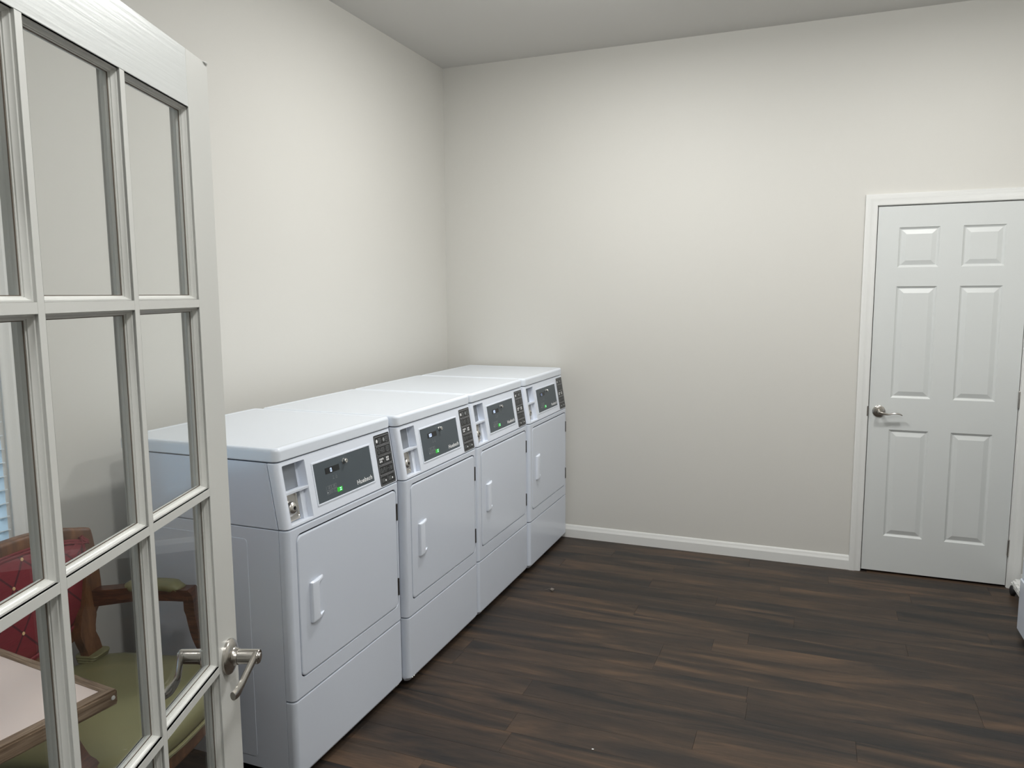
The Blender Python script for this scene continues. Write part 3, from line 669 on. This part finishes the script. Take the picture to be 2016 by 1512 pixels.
    cb = bmesh.new(); plate(cb, (.1350 - W_ / 2, .1800 - W_ / 2, .5400, .6570), .008, [(.002, .0013), (0, .006), (0, .03)], lambda u, v, h: Vector((XF - .48 + h, u, v)), n=4); cut(hd, cb); hd.parent = dd
    for z0_, z1_ in ((.406, .475), (.7105, .7775)):
        bm = bmesh.new(); plate(bm, (.6525, .6615, z0_, z1_), .001, [(0, -.004), (0, .0018), (.0008, .0026)], fr, n=1); cyl(bm, fr(.6605, z0_, .002), fr(.6605, z1_, .002), [(0, .0025), (z1_ - z0_, .0025)], 8); P('hinge', bm, M_hinge, dd)
    # kick panel
    bm = bmesh.new(); wrap(bm, [(ZB, .014, XF, .786), (ZB + .002, .0125, XF, .786), (ZB + .020, 0, XF, .786), (ZK - .0070, 0, XF, .786), (ZK - .0035, .0012, XF, .786), (ZK - .0018, .0045, XF, .786)], 0, 0); kp = P('kick_panel', bm, M_enam)
    for y in (.035, .049, W_ - .050, W_ - .036):
        bm = bmesh.new(); cyl(bm, (XF - .008, y, ZB + .012), (XF - .008 + .01, y, ZB + .004), [(0, .003), (.0035, .003), (.0045, .0018)], 8); P('screw', bm, M_chrome, kp)
    for x in (.20, .74):
        for y in (.07, W_ - .07):
            bm = bmesh.new(); cyl(bm, (x, y, 0), (x, y, 1), [(0, .019), (.006, .019), (.010, .013), (.012, .006), (.05, .006)], 16); P('leveling_foot', bm, M_blk)
    return T, pan
T0, pan0 = make_dryer()
for o in bpy.data.objects:
    if o.name in ('label_borders', 'label_icons', 'label_symbols', 'key_pad', 'status_marks', 'coin_slot_trim'): o['kind'] = 'stuff'
Y0 = -.03
spots = [(.8189, '0', M_led, 'white coin-operated clothes dryer nearest the french door, display showing 0'),
         (.8437, '150', M_led, 'white clothes dryer second from the french door, showing a bright 150'),
         (.8468, '150', M_led, 'white clothes dryer third from the french door, between two others'),
         (.8589, '150', M_ledd, 'white clothes dryer in the corner by the back wall, with a dim display')]
for k, (xf, txt, mm, lab) in enumerate(spots):
    o = T0 if k == 0 else copy_tree(T0)
    o.location = (.48 + xf - XF, Y0 - (4 - k) * W_ + W_ / 2, 0)
    tag(o, lab, 'dryer', 'row of coin-operated clothes dryers along the left wall')
    pnl = [c for c in o.children if c.name.startswith('control_panel')][0]
    if k == 0: dig_jobs = []
    dig_jobs.append((txt, pnl, mm))
for txt, pnl, mm in dig_jobs: digits(txt, .2635 if txt == '0' else .243, pnl, mm)

# ------------------------------------------------------------------ washer (only its far front corner is in the frame)
def make_washer():
    T = root('clothes_washer', (0, 0, 0), label='white clothes washer at the right edge of the picture, beside the wheeled base', cat='washer')
    ww, dp_ = .66, .70      # local: front at x = -dp/2, y across
    def P(n, bm, m, par=T, sharp=35): return finish(n, bm, m, par, sharp)
    def wr(bm, zs_, xf, xb, r=.018):
        loft(bm, [[(a, b_, z) for a, b_ in rrect(xf + i, xb, -ww / 2 + i, ww / 2 - i, r, 6, (1, 0, 0, 1))] for z, i in zs_])
    f0 = -dp_ / 2
    bm = bmesh.new(); box(bm, f0 + .035, -f0, -ww / 2 + .001, ww / 2 - .001, .05, .95, .003); P('cabinet', bm, M_enam)
    bm = bmesh.new(); wr(bm, [(.022, .012), (.036, 0), (.2715, 0), (.2745, .003)], f0, f0 + .034); P('kick_panel', bm, M_enam)
    bm = bmesh.new(); wr(bm, [(.2775, .003), (.2805, 0), (.418, 0), (.4215, .004)], f0 + .006, f0 + .034); P('lower_front_panel', bm, M_enam)
    bm = bmesh.new(); wr(bm, [(.4245, .006), (.436, 0), (.945, 0), (.950, .004)], f0 + .004, f0 + .034); P('front_panel', bm, M_enam)
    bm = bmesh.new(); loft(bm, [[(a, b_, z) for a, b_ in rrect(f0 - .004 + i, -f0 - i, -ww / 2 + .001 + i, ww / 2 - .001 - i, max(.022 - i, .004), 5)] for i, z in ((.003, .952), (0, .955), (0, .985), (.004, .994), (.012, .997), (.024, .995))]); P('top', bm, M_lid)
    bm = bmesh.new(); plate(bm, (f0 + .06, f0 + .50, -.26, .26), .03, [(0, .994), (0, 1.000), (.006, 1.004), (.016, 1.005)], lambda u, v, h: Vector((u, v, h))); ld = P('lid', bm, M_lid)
    bm = bmesh.new(); pr = [(f0 + .52, .995), (f0 + .55, 1.09), (f0 + .57, 1.10), (f0 + .69, 1.10), (f0 + .69, .995)]
    loft(bm, [[(x, y, z) for x, z in pr] for y in (-ww / 2 + .006, ww / 2 - .006)]); cs = P('console', bm, M_plas)
    bm = bmesh.new(); dvec = Vector((.03, 0, .095)).normalized()
    for yc in (.12,):
        loft(bm, [[Vector((f0 + .52, 0, .995)) + dvec * s + Vector((-h, y, 0)) for s, y in ((.02, -.14), (.02, .20), (.085, .20), (.085, -.14))] for h in (0, .0015)])
    P('control_panel', bm, M_grey, cs)
    for x in (f0 + .06, -f0 - .06):
        for y in (-.26, .26):
            bm = bmesh.new(); cyl(bm, (x, y, 0), (x, y, 1), [(0, .02), (.008, .02), (.012, .008), (.06, .008)], 14); P('leveling_foot', bm, M_blk)
    T.location = (3.240 + dp_ / 2, -.634 - ww / 2, 0)
    return T
make_washer()
# low wheeled base beside the washer
T = root('wheeled_base', (3.335 + .19, -.065 - .21, 0), label='low white plastic wheeled base with a black caster by the door casing', cat='dolly')
x0, x1, y0, y1 = -.19, .19, -.21, .21
bm = bmesh.new()
plate(bm, (x0, x1, y0, y1), .012, [(.004, .040), (0, .042), (0, .0575), (.006, .0605), (.006, .066), (.014, .069), (.014, .077), (.016, .079), (.022, .079), (.024, .074)], lambda u, v, h: Vector((u, v, h)), n=4)
finish('tray', bm, M_trim, T)
for k in range(6):
    yy = .15 - k * .06
    bm = bmesh.new(); box(bm, x0 - .0005, x0 + .02, yy - .018, yy + .018, .0605, .0745, .002, 1); finish('rib', bm, M_trim, T)
for x in (x0 + .004, x1 - .004):
    for y in (y0 + .03, y1 - .045):
        bm = bmesh.new(); cyl(bm, (x - .016, y, .0255), (x + .012, y, .0255), [(0, .008), (.002, .018), (.006, .0255), (.022, .0255), (.026, .020), (.028, .010)], 20); cyl(bm, (x, y, .030), (x, y, .045), [(0, .008), (.013, .008)], 10)
        finish('caster', bm, M_blk, T)

# ------------------------------------------------------------------ armchair
CH = root('armchair', (.482, -3.188, 0), R(14), 'wooden armchair with red diamond-patterned back and green vinyl seat, behind the french door', 'chair')
def seat_outline(ins=0, n=40):
    P = []
    P0 = [(-.20, .235), (-.20, -.235), (.05, -.285), (.19, -.29), (.255, -.25), (.285, -.12), (.292, 0), (.285, .12), (.255, .25), (.19, .29), (.05, .285)]
    Q = [Vector((*p, 0)) for p in P0]; Q2 = Q[-1:] + Q + Q[:2]
    for i in range(1, len(Q2) - 2):
        a, b_, c, d = Q2[i - 1:i + 3]
        for j in range(5):
            t = j / 5
            P.append(.5 * ((2 * b_) + (c - a) * t + (2 * a - 5 * b_ + 4 * c - d) * t * t + (3 * b_ - a - 3 * c + d) * t ** 3))
    k = 1 - ins / .27
    return [Vector((.045 + (p.x - .045) * k, p.y * k, 0)) for p in P]
bm = bmesh.new()
loft(bm, [[p + Vector((0, 0, z)) for p in seat_outline(i)] for i, z in ((.012, .398), (.004, .402), (-.004, .420), (-.006, .438), (0, .455), (.012, .466), (.04, .474), (.10, .481), (.18, .485), (.26, .486))])
st = finish('seat', bm, M_green_v, CH, 60)
for z, i in ((.404, -.001), (.398, .001)):
    bm = bmesh.new(); P = [p + Vector((0, 0, z)) for p in seat_outline(i - .004)]; tube(bm, P + [P[0]], .0045, 6, up=(0, 0, 1)); finish('piping', bm, M_green_v, st)
bm = bmesh.new(); loft(bm, [[p + Vector((0, 0, z)) for p in seat_outline(i)] for i, z in ((.03, .335), (.018, .338), (.008, .352), (.010, .372), (.004, .385), (.004, .400))]); finish('seat_rail', bm, M_brown, CH, 40)
for s in (1, -1):
    # front leg, cabriole
    bm = bmesh.new(); tube(bm, smooth_path([(.205, s * .235, .400), (.222, s * .250, .350), (.232, s * .260, .29), (.212, s * .245, .18), (.205, s * .240, .09), (.220, s * .250, .025), (.222, s * .252, 0)], 4), [(.030, .030)] * 3 + [(.032, .030)] * 3 + [(.030, .028)] * 4 + [(.022, .022)] * 5 + [(.016, .016)] * 5 + [(.018, .018)] * 5, 12); finish('leg', bm, M_mahog, CH, 50)
    bm = bmesh.new(); tube(bm, smooth_path([(-.180, s * .215, .41), (-.185, s * .216, .30), (-.21, s * .22, .15), (-.25, s * .225, 0)], 4), [(.024, .020)] * 9 + [(.018, .016)] * 4, 10); finish('leg', bm, M_mahog, CH, 50)
    # back post from seat to shield
    bm = bmesh.new(); tube(bm, smooth_path([(-.178, s * .216, .43), (-.180, s * .218, .50), (-.188, s * .205, .56), (-.197, s * .232, .63), (-.205, s * .262, .72)], 4), [(.034, .014)] * 4 + [(.030, .014)] * 4 + [(.034, .014)] * 4 + [(.026, .013)] * 5, 4, up=(1, 0, 0)); finish('back_post', bm, M_brown, CH, 50)
    bm = bmesh.new()
    for k in range(3): plate(bm, (-.205 - .004 * k, -.150 + .004 * k, s * .222 - .042 + .002 * k, s * .222 + .040 - .002 * k), .012, [(0, .470 + .007 * k), (-.002, .474 + .007 * k), (0, .478 + .007 * k)], lambda u, v, h: Vector((u, v, h)), n=3)
    finish('post_welt', bm, M_green_v, CH, 50)
    # arm and its support
    arm = smooth_path([(-.205, s * .268, .648), (-.15, s * .280, .652), (-.05, s * .300, .660), (.03, s * .303, .660), (.085, s * .298, .662), (.120, s * .296, .664)], 5)
    n_ = len(arm); bm = bmesh.new(); tube(bm, arm, [(.021 + .003 * i / n_, .027 - .009 * min(i / n_ * 1.4, 1)) for i in range(n_)], 4, up=(0, 0, 1))
    bmesh.ops.bevel(bm, geom=[e for e in bm.edges if e.calc_face_angle(0) > .6], offset=.004, segments=2, affect='EDGES')
    am = finish('arm', bm, M_mahog, CH, 40)
    bm = bmesh.new(); tube(bm, smooth_path([(.105, s * .297, .668), (.118, s * .297, .650), (.122, s * .296, .600), (.140, s * .292, .53), (.175, s * .287, .465), (.205, s * .282, .425), (.215, s * .28, .395)], 4), [(.024, .020)] * 4 + [(.022, .017)] * 4 + [(.019, .015)] * 8 + [(.022, .020)] * 9, 4, up=(1, 0, 0))
    bmesh.ops.bevel(bm, geom=[e for e in bm.edges if e.calc_face_angle(0) > .6], offset=.004, segments=2, affect='EDGES')
    finish('arm_support', bm, M_mahog, am, 40)
    bm = bmesh.new(); tube(bm, smooth_path([(-.095, s * .294, .672), (-.08, s * .297, .679), (0, s * .303, .684), (.062, s * .300, .683), (.088, s * .298, .672)], 4), [(.010, .006)] + [(.024, .016)] * 3 + [(.029, .020)] * 9 + [(.024, .015)] * 3 + [(.010, .006)], 14, up=(0, 0, 1)); ap = finish('arm_pad', bm, M_green_v, am, 60)
# shield back
def shield(k=0.0, n=64):
    """outline in (y, z): wide top with soft arch, sides curving in to a rounded foot; k = inset"""
    pts = [(0, .905), (.12, .900), (.215, .886), (.268, .872), (.292, .866), (.301, .855), (.303, .80), (.303, .72), (.296, .655), (.270, .60), (.215, .555), (.12, .525), (0, .515)]
    right = smooth_path([Vector((y, z, 0)) for y, z in pts], 5)
    full = right + [Vector((-p.x, p.y, 0)) for p in reversed(right[1:-1])]
    out = []
    m_ = len(full)
    for i in range(m_):
        d = (full[(i + 1) % m_] - full[i - 1]).normalized(); nrm = Vector((d.y, -d.x, 0))   # inward for this winding
        p = full[i] + nrm * k
        out.append(p)
    return out
def bk(y, z, h): return Vector((-.178 - .13 * (z - .50) - .05 * (1 - (y / .3) ** 2) * 1.0 + h, y, z))
sg = 1 if (shield(.01)[0].y < .905) else -1
bm = bmesh.new()
fr_l = [(.0, -.012), (.0, .008), (.004, .014), (.012, .017), (.036, .015), (.042, .010), (.042, -.012)]
loops = [[bk(p.x, p.y, h) for p in shield(sg * i)] for i, h in fr_l]
loft(bm, loops, False, False); 
loft(bm, [loops[0], loops[-1]], False, False)
finish('back_frame', bm, M_brown, CH, 40)
bm = bmesh.new()
def scaled(t, k0=.041):
    base = shield(sg * k0); cz = .705
    return [Vector((p.x * t, cz + (p.y - cz) * t, 0)) for p in base]
L_ = []
for t, h in ((1.0, -.006), (1.0, .008), (.97, .016), (.90, .023), (.75, .029), (.5, .033), (.25, .035), (.02, .035)):
    L_.append([bk(p.x, p.y, h) for p in scaled(t)])
loft(bm, L_, False, True); bkp = finish('back_cushion', bm, M_red, CH, 60)
bm = bmesh.new(); loft(bm, [[bk(p.x, p.y, -.014) for p in scaled(t)] for t in (1.0, .02)], False, True); finish('back_lining', bm, M_red, CH, 60)
for k0 in (.039, .046):
    bm = bmesh.new(); P = [bk(p.x, p.y, .016 + (k0 - .039) * .5) for p in shield(sg * k0)]; tube(bm, P + [P[0]], .0042, 6, up=(1, 0, 0)); finish('piping', bm, M_redp, bkp)
# gold medallions where the lattice lines cross
inner = scaled(.93)
def inside(y, z):
    c = False; m_ = len(inner)
    for i in range(m_):
        a, b_ = inner[i], inner[i - 1]
        if (a.y > z) != (b_.y > z) and y < (b_.x - a.x) * (z - a.y) / (b_.y - a.y) + a.x: c = not c
    return c
def surf_h(y, z):
    """height of the domed cushion at (y, z)"""
    lo = 0.02
    base = scaled(1.0); cz = .705; v = Vector((y, z - cz, 0))
    if v.length < 1e-4: return .035
    ang = math.atan2(v.y, v.x); best = min(base, key=lambda p: abs((math.atan2(p.y - cz, p.x) - ang + math.pi) % (2 * math.pi) - math.pi))
    t = v.length / math.hypot(best.x, best.y - cz)
    tab = ((0, .035), (.25, .035), (.5, .033), (.75, .029), (.90, .023), (.97, .016), (1, .008))
    for (a, b_), (c, d) in zip(tab, tab[1:]):
        if t <= c: return b_ + (d - b_) * (t - a) / (c - a)
    return .008
for i in range(-8, 9):
    for j in range(4, 16):
        if (i + j) % 2: continue
        y = .11 * i / 2; z = .13 * j / 2
        if not inside(y, z): continue
        bm = bmesh.new(); c0 = bk(y, z, surf_h(y, z) - .0005); cyl(bm, c0, c0 + Vector((1, 0, .1)), [(0, .0058), (.0014, .005), (.0018, .002)], 8); finish('medallion', bm, M_gold, bkp)

# ------------------------------------------------------------------ table
TB = root('cafe_table', (.934 - .40, -3.492 - .40, 0), 0, 'small table with pink laminate top and oak edge beside the armchair', 'table')
ang = R(-5.5); TS = .76; TX = .545; Tt = .034
TB.rotation_euler = (0, 0, ang)
v = Matrix.Rotation(ang, 3, 'Z') @ Vector((TX / 2, TS / 2, 0)); TB.location = (.934 - v.x, -3.492 - v.y, 0)
h = TS / 2; hx = TX / 2; ew = .026; zt = .745
bm = bmesh.new(); box(bm, -hx + ew, hx - ew, -h + ew, h - ew, zt - .03, zt - .0008); finish('tabletop', bm, M_pink, TB)
def edge(a, horizontal):
    bm = bmesh.new()
    if horizontal: q_ = [(-hx, a[0]), (hx, a[0]), (hx - ew, a[1]), (-hx + ew, a[1])]
    else: q_ = [(a[0], -h), (a[0], h), (a[1], h - ew), (a[1], -h + ew)]
    loft(bm, [[(x, y, z) for x, y in q_] for z in (zt - Tt, zt)])
    es = [e for e in bm.edges if all(abs(abs(v_.co.x) - hx) < 1e-4 or abs(abs(v_.co.y) - h) < 1e-4 for v_ in e.verts)]
    bmesh.ops.bevel(bm, geom=es, offset=.004, segments=2, affect='EDGES')
    finish('edge_strip', bm, M_oak if horizontal else M_oaky, TB)
edge((h, h - ew), True); edge((-h, -h + ew), True); edge((hx, hx - ew), False); edge((-hx, -hx + ew), False)
bm = bmesh.new(); cyl(bm, (0, 0, .04), (0, 0, 1), [(0, .045), (.02, .038), (.64, .038), (.655, .07), (.667, .07)], 24); finish('column', bm, M_blk, TB)
for k in range(4):
    a = R(45 + 90 * k); bm = bmesh.new(); tube(bm, [(0, 0, .05), (.15 * math.cos(a), .15 * math.sin(a), .045), (.31 * math.cos(a), .31 * math.sin(a), .018)], [(.03, .018), (.028, .015), (.02, .01)], 10, up=(0, 0, 1)); finish('foot', bm, M_blk, TB)
    bm = bmesh.new(); cyl(bm, (.30 * math.cos(a), .30 * math.sin(a), 0), (.30 * math.cos(a), .30 * math.sin(a), 1), [(0, .014), (.012, .014)], 12); finish('foot_glide', bm, M_blk, TB)
bm = bmesh.new(); cyl(bm, (hx, h - .012, zt - .015), (hx + 1, h - .012, zt - .015), [(0, .005), (.0012, .0045), (.0015, .002)], 8); finish('paint_fleck', bm, M_trim, TB)

# lint on the floor
M_lint = mat('grey_lint', (.20, .175, .155), .95)
LT = root('lint_clump', (1.056, -.906, 0), label='small grey lint clump lying on the dark floor near the farthest dryers', cat='lint')
random.seed(3); bm = bmesh.new()
bmesh.ops.create_icosphere(bm, subdivisions=2, radius=.0105)
for v_ in bm.verts:
    v_.co *= random.uniform(.65, 1.25); v_.co.z = max(v_.co.z * .8 + .006, 0)
finish('fluff', bm, M_lint, LT, 80)
bm = bmesh.new(); tube(bm, smooth_path([(-.002, 0, .006), (-.018, .004, .009), (-.030, -.002, .003), (-.042, .003, .0012)], 4), [.0007] * 13, 5); finish('thread', bm, M_lint, LT)
FL = finish('paper_speck', (lambda b: (box(b, -.0035, .0035, -.0025, .0025, 0, .0012, .0004, 1), b)[1])(bmesh.new()), M_inkb); FL.location = (1.645, -2.208, 0.0001)
tag(FL, 'tiny white paper speck on the floor in front of the dryers', 'speck')
bpy.context.view_layer.update()
